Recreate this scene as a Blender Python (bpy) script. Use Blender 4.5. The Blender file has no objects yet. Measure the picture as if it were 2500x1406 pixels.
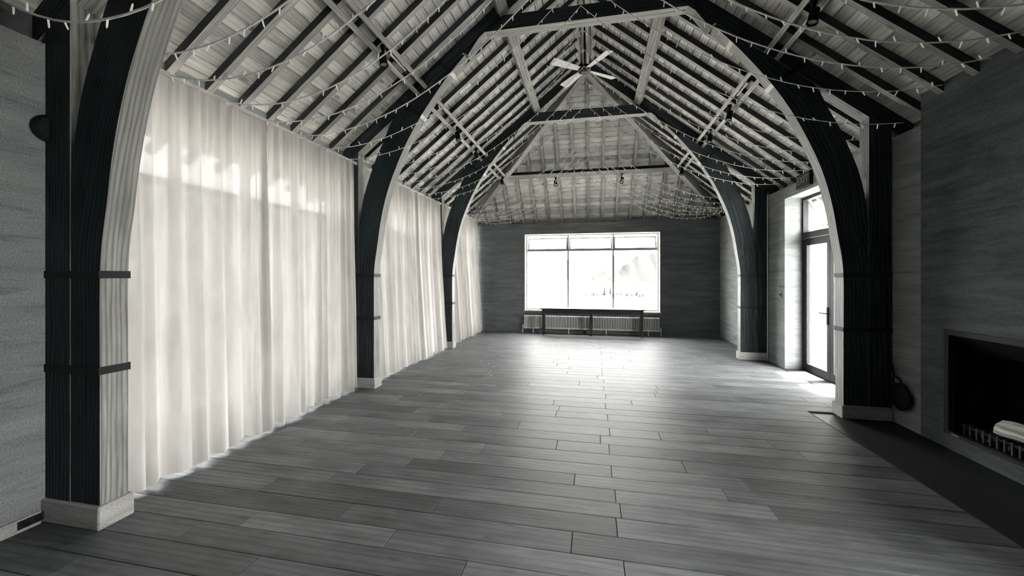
import bpy, bmesh, math, random
from mathutils import Vector, Matrix
random.seed(7)
S = bpy.context.scene
C = S.collection
# ------------------------------------------------------------------ camera
F_PX, YAW, EYE = 968.0, math.atan(199 / 968.0), 1.65
cam_d = bpy.data.cameras.new('camera')
cam_d.sensor_width = 36.0
cam_d.lens = F_PX / 2500 * 36
cam_d.shift_y = -(703 - 674) / 2500.0
cam_d.clip_end = 6000
cam_d.clip_start = 0.05
cam = bpy.data.objects.new('camera', cam_d)
C.objects.link(cam)
cam.location = (0, 0, EYE)
cam.rotation_euler = (math.pi / 2, 0, YAW)
S.camera = cam
# ------------------------------------------------------------------ world / light / exposure
W_STR = 27.0
wd = bpy.data.worlds.new('world')
S.world = wd
wd.use_nodes = True
wd.node_tree.nodes['Background'].inputs[0].default_value = (1.0, 0.98, 0.955, 1)
wd.node_tree.nodes['Background'].inputs[1].default_value = W_STR
S.view_settings.view_transform = 'Standard'
S.view_settings.look = 'None'
S.view_settings.gamma = 1
S.view_settings.use_curve_mapping = False
S.view_settings.exposure = 0.48
S.cycles.max_bounces = 5
S.cycles.diffuse_bounces = 3
S.cycles.glossy_bounces = 2
S.cycles.transparent_max_bounces = 8
S.cycles.sample_clamp_indirect = 6
S.cycles.use_denoising = True
S.cycles.adaptive_threshold = 0.08

sun_d = bpy.data.lights.new('sun', 'SUN'); sun_d.energy = 210.0; sun_d.angle = math.radians(4); sun_d.color = (1, .975, .93)
sun = bpy.data.objects.new('sun', sun_d); C.objects.link(sun)
sun.rotation_euler = Vector((.27, .08, .96)).to_track_quat('Z', 'Y').to_euler()

def portal(name, loc, rot, sx, sy):      # daylight openings, for sampling only
    l = bpy.data.lights.new(name, 'AREA')
    l.shape = 'RECTANGLE'; l.size = sx; l.size_y = sy
    l.cycles.is_portal = True
    o = bpy.data.objects.new(name, l)
    C.objects.link(o); o.location = loc; o.rotation_euler = rot
    o['kind'] = 'helper'
H2 = math.pi / 2
portal('daylight_end_window', (-.09, 11.92, 1.77), (-H2, 0, 0), 3.9, 2.3)
portal('daylight_doors', (3.74, 7.03, 1.5), (H2, 0, H2), 1.8, 3.0)
portal('daylight_near_doors', (3.90, 1.04, 1.5), (H2, 0, H2), 1.8, 3.0)
for k, (a, b) in enumerate(((2.16, 5.285), (5.455, 8.58), (8.75, 11.5))):
    portal('daylight_side_glazing', (-3.86, (a + b) / 2, 1.55), (H2, 0, -H2), b - a, 3.05)

# ------------------------------------------------------------------ materials
def nodes(name):
    m = bpy.data.materials.new(name); m.use_nodes = True
    nt = m.node_tree
    return m, nt, nt.nodes, nt.links, nt.nodes['Principled BSDF']
def N(nt, t, **kw):
    n = nt.nodes.new(t)
    for k, v in kw.items():
        if k.startswith('i_'):
            n.inputs[k[2:].replace('_', ' ')].default_value = v
        else: setattr(n, k, v)
    return n
def ramp(nt, fac, stops):
    r = nt.nodes.new('ShaderNodeValToRGB')
    e = r.color_ramp.elements
    while len(e) < len(stops): e.new(.5)
    for x, (p, c) in zip(e, stops):
        x.position = p; x.color = (c[0], c[1], c[2], 1) if isinstance(c, tuple) else (c, c, c, 1)
    nt.links.new(fac, r.inputs[0])
    return r.outputs[0]
def mul(nt, a, b, mode='MULTIPLY', fac=1.0):
    m = nt.nodes.new('ShaderNodeMix'); m.data_type = 'RGBA'; m.blend_type = mode
    m.inputs[0].default_value = fac
    nt.links.new(a, m.inputs[6])
    if hasattr(b, 'node'): nt.links.new(b, m.inputs[7])
    else: m.inputs[7].default_value = b
    return m.outputs[2]
def plain(name, col, rough=.6, metal=0.0, spec=.4):
    m, nt, nn, ll, b = nodes(name)
    nz = N(nt, 'ShaderNodeTexNoise', i_Scale=35.0, i_Detail=3.0)
    g = N(nt, 'ShaderNodeNewGeometry'); ll.new(g.outputs['Position'], nz.inputs['Vector'])
    c = ramp(nt, nz.outputs[0], [(.3, tuple(x * .85 for x in col)), (.7, tuple(min(1, x * 1.1) for x in col))])
    ll.new(c, b.inputs['Base Color'])
    b.inputs['Roughness'].default_value = rough; b.inputs['Metallic'].default_value = metal
    b.inputs['Specular IOR Level'].default_value = spec
    return m
def wood(name, dark, light, rough=.6, wob=.10, sheen=0.0, srough=.4, fine=.72, krad=(.06, .15), flat=6.5, ring=26.0, knots=.5, vary=.35, bump=.15, spec=.35, rough_var=0.0, blot=.35):
    """grain runs along x of the point attribute 'grain'"""
    m, nt, nn, ll, b = nodes(name)
    at = N(nt, 'ShaderNodeAttribute', attribute_name='grain')
    oi = N(nt, 'ShaderNodeObjectInfo')
    off = N(nt, 'ShaderNodeVectorMath', operation='SCALE'); off.inputs[0].default_value = (37.1, 1.3, 1.7)
    ll.new(oi.outputs['Random'], off.inputs[3])
    v = N(nt, 'ShaderNodeVectorMath', operation='ADD'); ll.new(at.outputs['Vector'], v.inputs[0]); ll.new(off.outputs[0], v.inputs[1])
    st = N(nt, 'ShaderNodeVectorMath', operation='MULTIPLY'); st.inputs[1].default_value = (.35, 3.0, 3.0); ll.new(v.outputs[0], st.inputs[0])
    n1 = N(nt, 'ShaderNodeTexNoise', i_Scale=1.6, i_Detail=2.0); ll.new(st.outputs[0], n1.inputs['Vector'])
    dsp = N(nt, 'ShaderNodeVectorMath', operation='MULTIPLY_ADD'); dsp.inputs[1].default_value = (0, wob, wob)
    ll.new(n1.outputs[1], dsp.inputs[0]); ll.new(v.outputs[0], dsp.inputs[2])
    wv = N(nt, 'ShaderNodeTexWave', wave_type='RINGS', rings_direction='X', i_Scale=ring, i_Distortion=2.6, i_Detail=3.0, i_Detail_Scale=1.6)
    sq = N(nt, 'ShaderNodeVectorMath', operation='MULTIPLY'); sq.inputs[1].default_value = (.14, 1, 1); ll.new(dsp.outputs[0], sq.inputs[0])
    ll.new(sq.outputs[0], wv.inputs['Vector'])
    col = ramp(nt, wv.outputs[1], [(0.0, dark), (.35, tuple((a + c * 2) / 3 for a, c in zip(dark, light))), (1.0, light)])
    sf = N(nt, 'ShaderNodeVectorMath', operation='MULTIPLY'); sf.inputs[1].default_value = (3.0, 90.0, 90.0); ll.new(v.outputs[0], sf.inputs[0])
    n2 = N(nt, 'ShaderNodeTexNoise', i_Scale=1.0, i_Detail=3.0); ll.new(sf.outputs[0], n2.inputs['Vector'])
    col = mul(nt, col, ramp(nt, n2.outputs[0], [(.3, fine), (.65, 1.06)]))
    sb = N(nt, 'ShaderNodeVectorMath', operation='MULTIPLY'); sb.inputs[1].default_value = (1.6, 5.0, 5.0); ll.new(v.outputs[0], sb.inputs[0])
    n3 = N(nt, 'ShaderNodeTexNoise', i_Scale=1.0, i_Detail=4.0, i_Roughness=.65); ll.new(sb.outputs[0], n3.inputs['Vector'])
    col = mul(nt, col, ramp(nt, n3.outputs[0], [(.3, 1 - blot), (.65, 1.1)]))
    if knots:
        sk = N(nt, 'ShaderNodeVectorMath', operation='MULTIPLY'); sk.inputs[1].default_value = (2.6, 6.5, flat); ll.new(v.outputs[0], sk.inputs[0])
        vo = N(nt, 'ShaderNodeTexVoronoi', i_Scale=1.0); ll.new(sk.outputs[0], vo.inputs['Vector'])
        kk = ramp(nt, vo.outputs['Distance'], [(krad[0], 1 - knots), (krad[1], 1.0)])
        col = mul(nt, col, kk)
    rv = ramp(nt, oi.outputs['Random'], [(0, 1 - vary), (.5, 1.0), (1, 1 + vary * .5)])
    col = mul(nt, col, rv)
    ll.new(col, b.inputs['Base Color'])
    b.inputs['Roughness'].default_value = rough
    b.inputs['Specular IOR Level'].default_value = spec
    if rough_var:
        r = N(nt, 'ShaderNodeMapRange'); r.inputs[3].default_value = rough - rough_var; r.inputs[4].default_value = rough + rough_var
        ll.new(n3.outputs[0], r.inputs[0]); ll.new(r.outputs[0], b.inputs['Roughness'])
    bp = N(nt, 'ShaderNodeBump', i_Strength=bump, i_Distance=.004)
    ll.new(n2.outputs[0], bp.inputs['Height']); ll.new(bp.outputs[0], b.inputs['Normal'])
    if sheen:      # worn satin varnish
        gl = N(nt, 'ShaderNodeBsdfGlossy'); mx = N(nt, 'ShaderNodeMixShader'); mx.inputs[0].default_value = sheen
        r = N(nt, 'ShaderNodeMapRange'); r.inputs[3].default_value = srough - .13; r.inputs[4].default_value = srough + .13
        ll.new(n3.outputs[0], r.inputs[0]); ll.new(r.outputs[0], gl.inputs['Roughness']); ll.new(bp.outputs[0], gl.inputs['Normal'])
        ll.new(b.outputs[0], mx.inputs[1]); ll.new(gl.outputs[0], mx.inputs[2]); ll.new(mx.outputs[0], nn['Material Output'].inputs[0])
    return m
def earth(name, lo, hi, seed=0.0, bump=.6):
    m, nt, nn, ll, b = nodes(name)
    g = N(nt, 'ShaderNodeNewGeometry')
    a = N(nt, 'ShaderNodeVectorMath', operation='ADD'); a.inputs[1].default_value = (seed, seed * 1.7, seed * .37); ll.new(g.outputs['Position'], a.inputs[0])
    s1 = N(nt, 'ShaderNodeVectorMath', operation='MULTIPLY'); s1.inputs[1].default_value = (1.1, 1.1, 9.0); ll.new(a.outputs[0], s1.inputs[0])
    n1 = N(nt, 'ShaderNodeTexNoise', i_Scale=1.0, i_Detail=5.0, i_Roughness=.62, i_Distortion=.5); ll.new(s1.outputs[0], n1.inputs['Vector'])
    c = ramp(nt, n1.outputs[0], [(.28, lo), (.5, tuple((x + y) / 2 for x, y in zip(lo, hi))), (.72, hi)])
    n2 = N(nt, 'ShaderNodeTexNoise', i_Scale=100.0, i_Detail=4.0, i_Roughness=.75); ll.new(a.outputs[0], n2.inputs['Vector'])
    c = mul(nt, c, ramp(nt, n2.outputs[0], [(.3, .58), (.7, 1.28)]))
    s3 = N(nt, 'ShaderNodeVectorMath', operation='MULTIPLY'); s3.inputs[1].default_value = (2.2, 2.2, 22.0); ll.new(a.outputs[0], s3.inputs[0])
    n3 = N(nt, 'ShaderNodeTexNoise', i_Scale=1.0, i_Detail=3.0, i_Distortion=1.0); ll.new(s3.outputs[0], n3.inputs['Vector'])
    c = mul(nt, c, ramp(nt, n3.outputs[0], [(.34, .80), (.42, 1.0)]))
    ll.new(c, b.inputs['Base Color'])
    b.inputs['Roughness'].default_value = .85; b.inputs['Specular IOR Level'].default_value = .15
    ad = N(nt, 'ShaderNodeMath', operation='MULTIPLY_ADD'); ad.inputs[1].default_value = .35
    ll.new(n2.outputs[0], ad.inputs[0]); ll.new(n3.outputs[0], ad.inputs[2])
    bp = N(nt, 'ShaderNodeBump', i_Strength=bump, i_Distance=.02); ll.new(ad.outputs[0], bp.inputs['Height']); ll.new(bp.outputs[0], b.inputs['Normal'])
    return m
def glass(name, tint):
    m, nt, nn, ll, b = nodes(name)
    nn.remove(b)
    t = N(nt, 'ShaderNodeBsdfTransparent'); t.inputs[0].default_value = tint
    gl = N(nt, 'ShaderNodeBsdfGlossy', i_Roughness=.02)
    lw = N(nt, 'ShaderNodeLayerWeight', i_Blend=.5)
    pw = N(nt, 'ShaderNodeMath', operation='POWER'); pw.inputs[1].default_value = 5.0; ll.new(lw.outputs['Facing'], pw.inputs[0])
    fr = N(nt, 'ShaderNodeMath', operation='MULTIPLY_ADD'); fr.inputs[1].default_value = .7; fr.inputs[2].default_value = .025; ll.new(pw.outputs[0], fr.inputs[0])
    mx = N(nt, 'ShaderNodeMixShader')
    ll.new(fr.outputs[0], mx.inputs[0]); ll.new(t.outputs[0], mx.inputs[1]); ll.new(gl.outputs[0], mx.inputs[2])
    ll.new(mx.outputs[0], nn['Material Output'].inputs[0])
    return m
def cloth(name, col, refl, trans, sheer):
    m, nt, nn, ll, b = nodes(name)
    nn.remove(b)
    at = N(nt, 'ShaderNodeAttribute', attribute_name='grain')
    sc = N(nt, 'ShaderNodeVectorMath', operation='MULTIPLY'); sc.inputs[1].default_value = (7.0, 1.3, 1.0); ll.new(at.outputs['Vector'], sc.inputs[0])
    nz = N(nt, 'ShaderNodeTexNoise', i_Scale=1.0, i_Detail=4.0, i_Distortion=.6); ll.new(sc.outputs[0], nz.inputs['Vector'])
    c = ramp(nt, nz.outputs[0], [(.3, tuple(x * .80 for x in col)), (.65, col)])
    d = N(nt, 'ShaderNodeBsdfDiffuse'); t = N(nt, 'ShaderNodeBsdfTranslucent'); tr = N(nt, 'ShaderNodeBsdfTransparent')
    cd = mul(nt, c, (refl, refl, refl, 1)); ll.new(cd, d.inputs[0]); ll.new(c, t.inputs[0])
    m1 = N(nt, 'ShaderNodeMixShader'); m1.inputs[0].default_value = trans
    ll.new(d.outputs[0], m1.inputs[1]); ll.new(t.outputs[0], m1.inputs[2])
    m2 = N(nt, 'ShaderNodeMixShader'); m2.inputs[0].default_value = sheer
    ll.new(m1.outputs[0], m2.inputs[1]); ll.new(tr.outputs[0], m2.inputs[2])
    bp = N(nt, 'ShaderNodeBump', i_Strength=.25, i_Distance=.01); ll.new(nz.outputs[0], bp.inputs['Height'])
    ll.new(bp.outputs[0], d.inputs['Normal'])
    ll.new(m2.outputs[0], nn['Material Output'].inputs[0])
    return m
def emit(name, col, st):
    m, nt, nn, ll, b = nodes(name)
    b.inputs['Base Color'].default_value = (*col, 1); b.inputs['Emission Color'].default_value = (*col, 1)
    b.inputs['Emission Strength'].default_value = st
    return m
M = {}
M['beam'] = wood('truss_timber', (.19, .192, .186), (.37, .365, .345), ring=11, wob=.08, knots=.6, vary=.12)
M['beam_side'] = wood('truss_timber_dark_side', (.017, .0215, .0245), (.046, .054, .059), ring=13, wob=.12, knots=.4, vary=.15, spec=.06)
M['rafter_side'] = wood('rafter_timber_dark_side', (.035, .038, .04), (.075, .079, .081), ring=22, knots=.4, vary=.2, spec=.06)
M['rafter'] = wood('rafter_timber', (.24, .24, .228), (.44, .436, .412), ring=22, knots=.45, vary=.25)
M['board'] = wood('ceiling_board_pine', (.58, .573, .54), (.74, .73, .69), wob=.05, fine=.88, krad=(.10, .22), flat=0.0, ring=10, knots=.6, vary=.38, blot=.4)
M['plank'] = wood('floor_plank_oak', (.121, .131, .136), (.171, .18, .183), rough=.6, ring=9, wob=.05, knots=.3, vary=.32, bump=.25, spec=.02, blot=.5, sheen=.062, srough=.47, fine=.86)
M['table'] = wood('dark_table_wood', (.012, .014, .015), (.03, .033, .034), rough=.45, knots=0)
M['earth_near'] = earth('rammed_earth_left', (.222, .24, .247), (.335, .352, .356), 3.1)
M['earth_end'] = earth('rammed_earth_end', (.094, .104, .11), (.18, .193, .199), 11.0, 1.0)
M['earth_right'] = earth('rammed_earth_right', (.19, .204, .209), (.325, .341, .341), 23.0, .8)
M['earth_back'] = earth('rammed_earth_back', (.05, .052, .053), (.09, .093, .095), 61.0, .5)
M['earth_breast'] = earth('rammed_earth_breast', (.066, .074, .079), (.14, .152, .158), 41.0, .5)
M['concrete'] = earth('plinth_concrete', (.32, .32, .31), (.46, .455, .44), 5.0, .3)
M['steel'] = plain('blackened_steel', (.010, .011, .012), .6, 0, .2)
M['grate'] = plain('cast_grate', (.07, .073, .075), .7, 0, .2)
M['fire_frame'] = plain('fire_surround_black', (.018, .02, .021), .7, 0, .2)
M['plate'] = plain('galvanised_plate', (.5, .5, .48), .5, .3)
M['black'] = plain('matt_black_metal', (.006, .007, .008), .6, 0, .12)
M['frame_dark'] = plain('dark_window_frame', (.03, .032, .034), .5, 0, .12)
M['frame_glare'] = plain('glare_lifted_window_bar', (.22, .225, .225), .5, 0, .2)  # grey of the end window bars carries the glare from behind
M['frame_light'] = plain('pale_window_frame', (.62, .61, .58), .5)
M['white'] = plain('white_enamel', (.68, .67, .64), .35)
M['wire'] = plain('white_cable', (.84, .83, .80), .6)
M['bulb'] = emit('fairy_bulb', (.95, .93, .88), .14)
M['glass'] = glass('clear_glass', (.97, .975, .975, 1))
M['glass_low'] = glass('dimming_lower_glass', (.60, .605, .605, 1))  # tint added to lower panes so curtains show a brighter band above
M['cloth'] = cloth('sheer_cotton', (.92, .897, .858), .62, .064, .008)
M['hearth'] = plain('shaded_hearth_stone', (.012, .0135, .0145), .5)  # hearth strip's near-black takes in the post shadow and missing floor reflection
M['dark'] = plain('dark_void', (.01, .01, .011), .9)
M['log'] = wood('split_log', (.30, .295, .28), (.85, .84, .80), rough=.8, ring=10, knots=.4, vary=.2, bump=.8)
M['ember'] = plain('ash_pebble', (.10, .10, .10), .9)
M['grey_plate'] = plain('grey_plastic', (.22, .225, .225), .4)
M['sign_ink'] = plain('sign_letter_grey', (.12, .125, .125), .5)
M['gravel'] = plain('pale_gravel', (.30, .295, .28), .95, 0, 0.0)
M['grass'] = plain('dry_grass', (.14, .14, .115), .95, 0, 0.0)
M['hill'] = plain('far_hillside', (.0112, .0112, .011), .95, 0, 0.0)
M['hill_far'] = plain('hazy_mountain', (.0127, .0127, .0124), .95, 0, 0.0)
M['leaf'] = plain('shrub_leaf', (.012, .013, .011), .8, 0, 0.0)
M['conifer'] = plain('conifer_needles', (.0112, .0112, .011), .9, 0, 0.0)
def water():
    m, nt, nn, ll, b = nodes('lake_water')
    b.inputs['Base Color'].default_value = (.10, .105, .105, 1); b.inputs['Roughness'].default_value = .12
    b.inputs['Specular IOR Level'].default_value = .8
    nz = N(nt, 'ShaderNodeTexNoise', i_Scale=.15, i_Detail=3.0)
    bp = N(nt, 'ShaderNodeBump', i_Strength=.15, i_Distance=.3); ll.new(nz.outputs[0], bp.inputs['Height']); ll.new(bp.outputs[0], b.inputs['Normal'])
    return m
M['water'] = water()

# ------------------------------------------------------------------ helpers
def tag(o, label=None, cat=None, group=None, kind=None):
    if label: o['label'] = label
    if cat: o['category'] = cat
    if group: o['group'] = group
    if kind: o['kind'] = kind
    return o
def empty(name, loc=(0, 0, 0), **t):
    o = bpy.data.objects.new(name, None); C.objects.link(o); o.location = loc
    o.empty_display_size = .05
    o['_w'] = list(loc)
    return tag(o, **t)
def wloc(p):
    v = Vector((0, 0, 0))
    while p is not None:
        v += p.location; p = p.parent
    return v
def raw(name, verts, faces, mat, parent=None, grain=None, smooth=False, origin=None, **t):
    """verts in world coordinates; the object's origin goes to the base centre of the mesh"""
    xs = list(zip(*verts))
    if origin is None:
        origin = Vector(((min(xs[0]) + max(xs[0])) / 2, (min(xs[1]) + max(xs[1])) / 2, min(xs[2])))
    origin = Vector(origin)
    me = bpy.data.meshes.new(name)
    me.from_pydata([tuple(Vector(v) - origin) for v in verts], [], faces)
    at = me.attributes.new('grain', 'FLOAT_VECTOR', 'POINT')
    if grain is None: grain = [tuple(Vector(v) - origin) for v in verts]
    for i, g in enumerate(grain): at.data[i].vector = g
    bm = bmesh.new(); bm.from_mesh(me)
    bmesh.ops.recalc_face_normals(bm, faces=bm.faces)
    bm.to_mesh(me); bm.free()
    if smooth:
        for p in me.polygons: p.use_smooth = True
    me.materials.append(mat)
    o = bpy.data.objects.new(name, me); C.objects.link(o)
    o.location = origin
    if parent is not None:
        o.parent = parent; o.location = origin - wloc(parent)
    return tag(o, **t)
BOXF = [(0, 1, 3, 2), (4, 6, 7, 5), (0, 4, 5, 1), (2, 3, 7, 6), (0, 2, 6, 4), (1, 5, 7, 3)]
def boxv(x0, x1, y0, y1, z0, z1):
    return [(x, y, z) for x in (x0, x1) for y in (y0, y1) for z in (z0, z1)]
class MB:
    """collects shapes for one mesh"""
    def __init__(s): s.v = []; s.f = []; s.g = []
    def add(s, v, f, g=None):
        n = len(s.v); s.v += [tuple(p) for p in v]; s.f += [tuple(i + n for i in q) for q in f]
        s.g += [tuple(p) for p in (g or v)]
        return s
    def box(s, x0, x1, y0, y1, z0, z1, axis=0):
        v = boxv(x0, x1, y0, y1, z0, z1)
        g = [(p[axis], p[(axis + 1) % 3], p[(axis + 2) % 3]) for p in v]
        return s.add(v, BOXF, g)
    def cham(s, x0, x1, y0, y1, z0, z1, c=.01, axis=0):
        bm = bmesh.new(); bmesh.ops.create_cube(bm, size=1)
        for v in bm.verts:
            v.co = ((x0 + x1) / 2 + v.co.x * (x1 - x0), (y0 + y1) / 2 + v.co.y * (y1 - y0), (z0 + z1) / 2 + v.co.z * (z1 - z0))
        bmesh.ops.bevel(bm, geom=bm.edges[:], offset=c, segments=1, affect='EDGES')
        v = [tuple(q.co) for q in bm.verts]; bm.verts.index_update()
        f = [tuple(q.index for q in p.verts) for p in bm.faces]; bm.free()
        return s.add(v, f, [(p[axis], p[(axis + 1) % 3], p[(axis + 2) % 3]) for p in v])
    def beam(s, p0, p1, w, h, up=(0, 0, 1), foot=0.0):
        """bar from p0 to p1; h measured along up, w across; line p0-p1 runs `foot` from the bar's low side (0 = centre)"""
        p0, p1, up = Vector(p0), Vector(p1), Vector(up)
        d = (p1 - p0).normalized(); side = d.cross(up).normalized(); u = side.cross(d).normalized()
        L = (p1 - p0).length; v = []; g = []
        for t in (0, L):
            for a in (-w / 2, w / 2):
                for b in (-h / 2, h / 2):
                    v.append(p0 + d * t + side * a + u * b); g.append((t, a, b))
        return s.add(v, BOXF, g)
    def tube(s, pts, r, n=8, caps=True):
        pts = [Vector(p) for p in pts]; rr = r if isinstance(r, (list, tuple)) else [r] * len(pts)
        v = []; f = []; g = []; ref = None; run = 0.0
        for i, p in enumerate(pts):
            d = (pts[min(i + 1, len(pts) - 1)] - pts[max(i - 1, 0)]).normalized()
            if ref is None: ref = Vector((0, 0, 1)) if abs(d.z) < .9 else Vector((1, 0, 0))
            a = d.cross(ref).normalized(); b = a.cross(d).normalized(); ref = b
            if i: run += (p - pts[i - 1]).length
            for k in range(n):
                t = 2 * math.pi * k / n
                v.append(p + (a * math.cos(t) + b * math.sin(t)) * rr[i]); g.append((run, math.cos(t) * rr[i], math.sin(t) * rr[i]))
        for i in range(len(pts) - 1):
            for k in range(n):
                f.append((i * n + k, i * n + (k + 1) % n, (i + 1) * n + (k + 1) % n, (i + 1) * n + k))
        if caps: f += [tuple(range(n)), tuple(range((len(pts) - 1) * n, len(pts) * n))]
        return s.add(v, f, g)
    def lathe(s, base, axis, prof, n=16):
        """prof: (distance along axis, radius)"""
        base, ax = Vector(base), Vector(axis).normalized()
        ref = Vector((0, 0, 1)) if abs(ax.z) < .9 else Vector((1, 0, 0))
        a = ax.cross(ref).normalized(); b = ax.cross(a).normalized()
        v = []; f = []
        for (t, r) in prof:
            for k in range(n):
                q = 2 * math.pi * k / n
                v.append(base + ax * t + (a * math.cos(q) + b * math.sin(q)) * max(r, .0004))
        for i in range(len(prof) - 1):
            for k in range(n): f.append((i * n + k, i * n + (k + 1) % n, (i + 1) * n + (k + 1) % n, (i + 1) * n + k))
        f += [tuple(range(n)), tuple(range((len(prof) - 1) * n, len(prof) * n))]
        return s.add(v, f)
    def build(s, name, mat, parent=None, smooth=False, origin=None, **t):
        return raw(name, s.v, s.f, mat, parent, s.g, smooth, origin, **t)
def prism_y(poly, y0, y1, axis_dir=None):
    """polygon of (x, z) points extruded along y; grain along axis_dir (x, z)"""
    n = len(poly)
    v = [(x, y0, z) for x, z in poly] + [(x, y1, z) for x, z in poly]
    f = [tuple(range(n)), tuple(range(n, 2 * n))] + [(i, (i + 1) % n, (i + 1) % n + n, i + n) for i in range(n)]
    if axis_dir is None: axis_dir = (0, 1)
    ax = Vector(axis_dir).normalized()
    g = [(p[0] * ax.x + p[2] * ax.y, p[0] * -ax.y + p[2] * ax.x, p[1]) for p in v]
    return v, f, g
def copy_tree(o, delta=(0, 0, 0), parent=None):
    c = o.copy(); C.objects.link(c)
    if parent is None: c.location = o.location + Vector(delta)
    else: c.parent = parent
    for ch in list(o.children): copy_tree(ch, parent=c)
    return c
def smooth_by_angle(o, deg=40):
    me = o.data
    for p in me.polygons: p.use_smooth = True
    bm = bmesh.new(); bm.from_mesh(me)
    for e in bm.edges:
        if len(e.link_faces) == 2 and e.calc_face_angle(0) > math.radians(deg): e.smooth = False
    bm.to_mesh(me); bm.free()
    return o

# ------------------------------------------------------------------ measures of the hall (metres)
XC = -.155                   # centre line
XL, XR = -3.63, 3.33         # inner wall faces
YE, YB = 11.55, -4.2         # far end wall, wall behind the viewer
ZR, K, YR, KH = 6.05, .791, 8.62, .932   # ridge height of truss underside, side pitch, ridge end, hip pitch
BO = .235                    # ceiling boards above that plane (vertical)
RO = .14                     # underside of common rafters above that plane
TY = (1.99, 5.285, 8.58)     # front faces of the trusses
TT = .165
def P0(d): return ZR - K * d
def PH(y): return ZR - KH * (y - YR)
def hipY(d): return YR + d * K / KH
EAVE = 4.15

# ------------------------------------------------------------------ floor
fl = raw('floor', boxv(XL - .3, XR + .35, YB - .3, YE + .35, -.20, -.014), BOXF, M['dark'], kind='structure')
rows = []
y = YB
while y < YE:
    w = random.choice((.185, .205, .205, .225))
    rows.append((y, min(y + w, YE))); y += w
rest = MB()
for i, (a, b) in enumerate(rows):
    xr = 2.56 if (a + b) / 2 < 5.38 else XR + .02
    cuts = []
    x = XL + random.uniform(.3, 1.9)
    while x < xr - .35:
        cuts.append(x); x += random.choice((1.1, 1.5, 1.9, 2.2)) + random.uniform(-.1, .1)
    if i % 2 == 0: cuts = [c for c in cuts if abs(c - .155) > .5] + [.155 + random.uniform(-.015, .015)]
    cuts = [XL - .02] + sorted(cuts) + [xr]
    for c0, c1 in zip(cuts, cuts[1:]):
        g = .0022; z1 = random.uniform(-.0012, 0)
        v = []
        for (xx, yy, zz) in [(c0 + g, a + g, -.016), (c1 - g, a + g, -.016), (c1 - g, b - g, -.016), (c0 + g, b - g, -.016),
                             (c0 + g, a + g, z1 - .002), (c1 - g, a + g, z1 - .002), (c1 - g, b - g, z1 - .002), (c0 + g, b - g, z1 - .002),
                             (c0 + g + .002, a + g + .002, z1), (c1 - g - .002, a + g + .002, z1), (c1 - g - .002, b - g - .002, z1), (c0 + g + .002, b - g - .002, z1)]:
            v.append((xx, yy, zz))
        f = [(8, 9, 10, 11)] + [(k + o, (k + 1) % 4 + o, (k + 1) % 4 + o + 4, k + o + 4) for o in (0, 4) for k in range(4)]
        gr = [(p[0], p[1] - a, p[2]) for p in v]
        if 1.2 < a < 7.0:
            raw('plank', v, f, M['plank'], fl, [(p[0] - c0, p[1] - a, p[2]) for p in v])
        else:
            k = random.random() * 30
            rest.add(v, f, [(p[0] + k, p[1] - a + k * .05, p[2]) for p in v])
rest.build('plank_field', M['plank'], fl, kind='stuff')
raw('hearth_slab', boxv(2.565, XR + .01, YB, 5.38, -.016, .001), BOXF, M['hearth'], fl)

# ------------------------------------------------------------------ walls
def wall_mesh(boxes, name, mat, **t):
    m = MB()
    for b in boxes: m.box(*b)
    return m.build(name, mat, **t)
WT = 3.22
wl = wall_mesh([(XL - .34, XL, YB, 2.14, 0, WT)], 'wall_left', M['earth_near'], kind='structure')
# piers and the head over the glazed bays
bays = ((2.155, 5.285), (5.45, 8.58), (8.745, YE))
wall_mesh([(XL - .34, XL - .01, 5.285, 5.45, 0, WT), (XL - .34, XL - .01, 8.58, 8.745, 0, WT),
           (XL - .34, XL - .03, 2.14, YE + .3, 3.06, 3.62)], 'wall_left_glazed_side', M['earth_near'], kind='structure')
wall_mesh([(XL - .30, XL - .12, YB, 2.14, WT, 3.62)], 'trim_1', M['rafter_side'], kind='structure')
DY0, DY1, DZ = 6.19, 7.88, 3.02
wall_mesh([(XR, XR + .42, 4.88, DY0, 0, WT), (XR, XR + .42, DY1, YE + .3, 0, WT), (XR, XR + .42, DY0, DY1, DZ, WT)], 'wall_right', M['earth_right'], kind='structure')
FY0, FY1, FZ0, FZ1 = 2.85, 4.587, .146, 1.141      # fireplace opening
NY0, NY1 = .20, 1.89        # a second pair of garden doors, nearer than the frame shows
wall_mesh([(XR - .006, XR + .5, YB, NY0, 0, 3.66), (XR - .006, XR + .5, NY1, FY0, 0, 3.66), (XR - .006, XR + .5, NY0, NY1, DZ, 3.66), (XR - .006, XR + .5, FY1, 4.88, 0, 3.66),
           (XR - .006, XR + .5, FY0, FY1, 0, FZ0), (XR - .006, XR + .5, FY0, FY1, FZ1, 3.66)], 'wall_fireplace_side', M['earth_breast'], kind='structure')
wall_mesh([(XR + .2, XR + .32, 4.88, YE + .3, WT, 3.62)], 'trim_2', M['beam'], kind='structure')
WX0, WX1, WZ0, WZ1 = -1.991, 1.806, .65, 2.884
WTE = 3.19
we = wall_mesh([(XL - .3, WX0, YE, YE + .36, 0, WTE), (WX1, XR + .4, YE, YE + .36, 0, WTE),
                (WX0, WX1, YE, YE + .36, 0, WZ0), (WX0, WX1, YE, YE + .36, WZ1, WTE)], 'wall_end', M['earth_end'], kind='structure')
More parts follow.
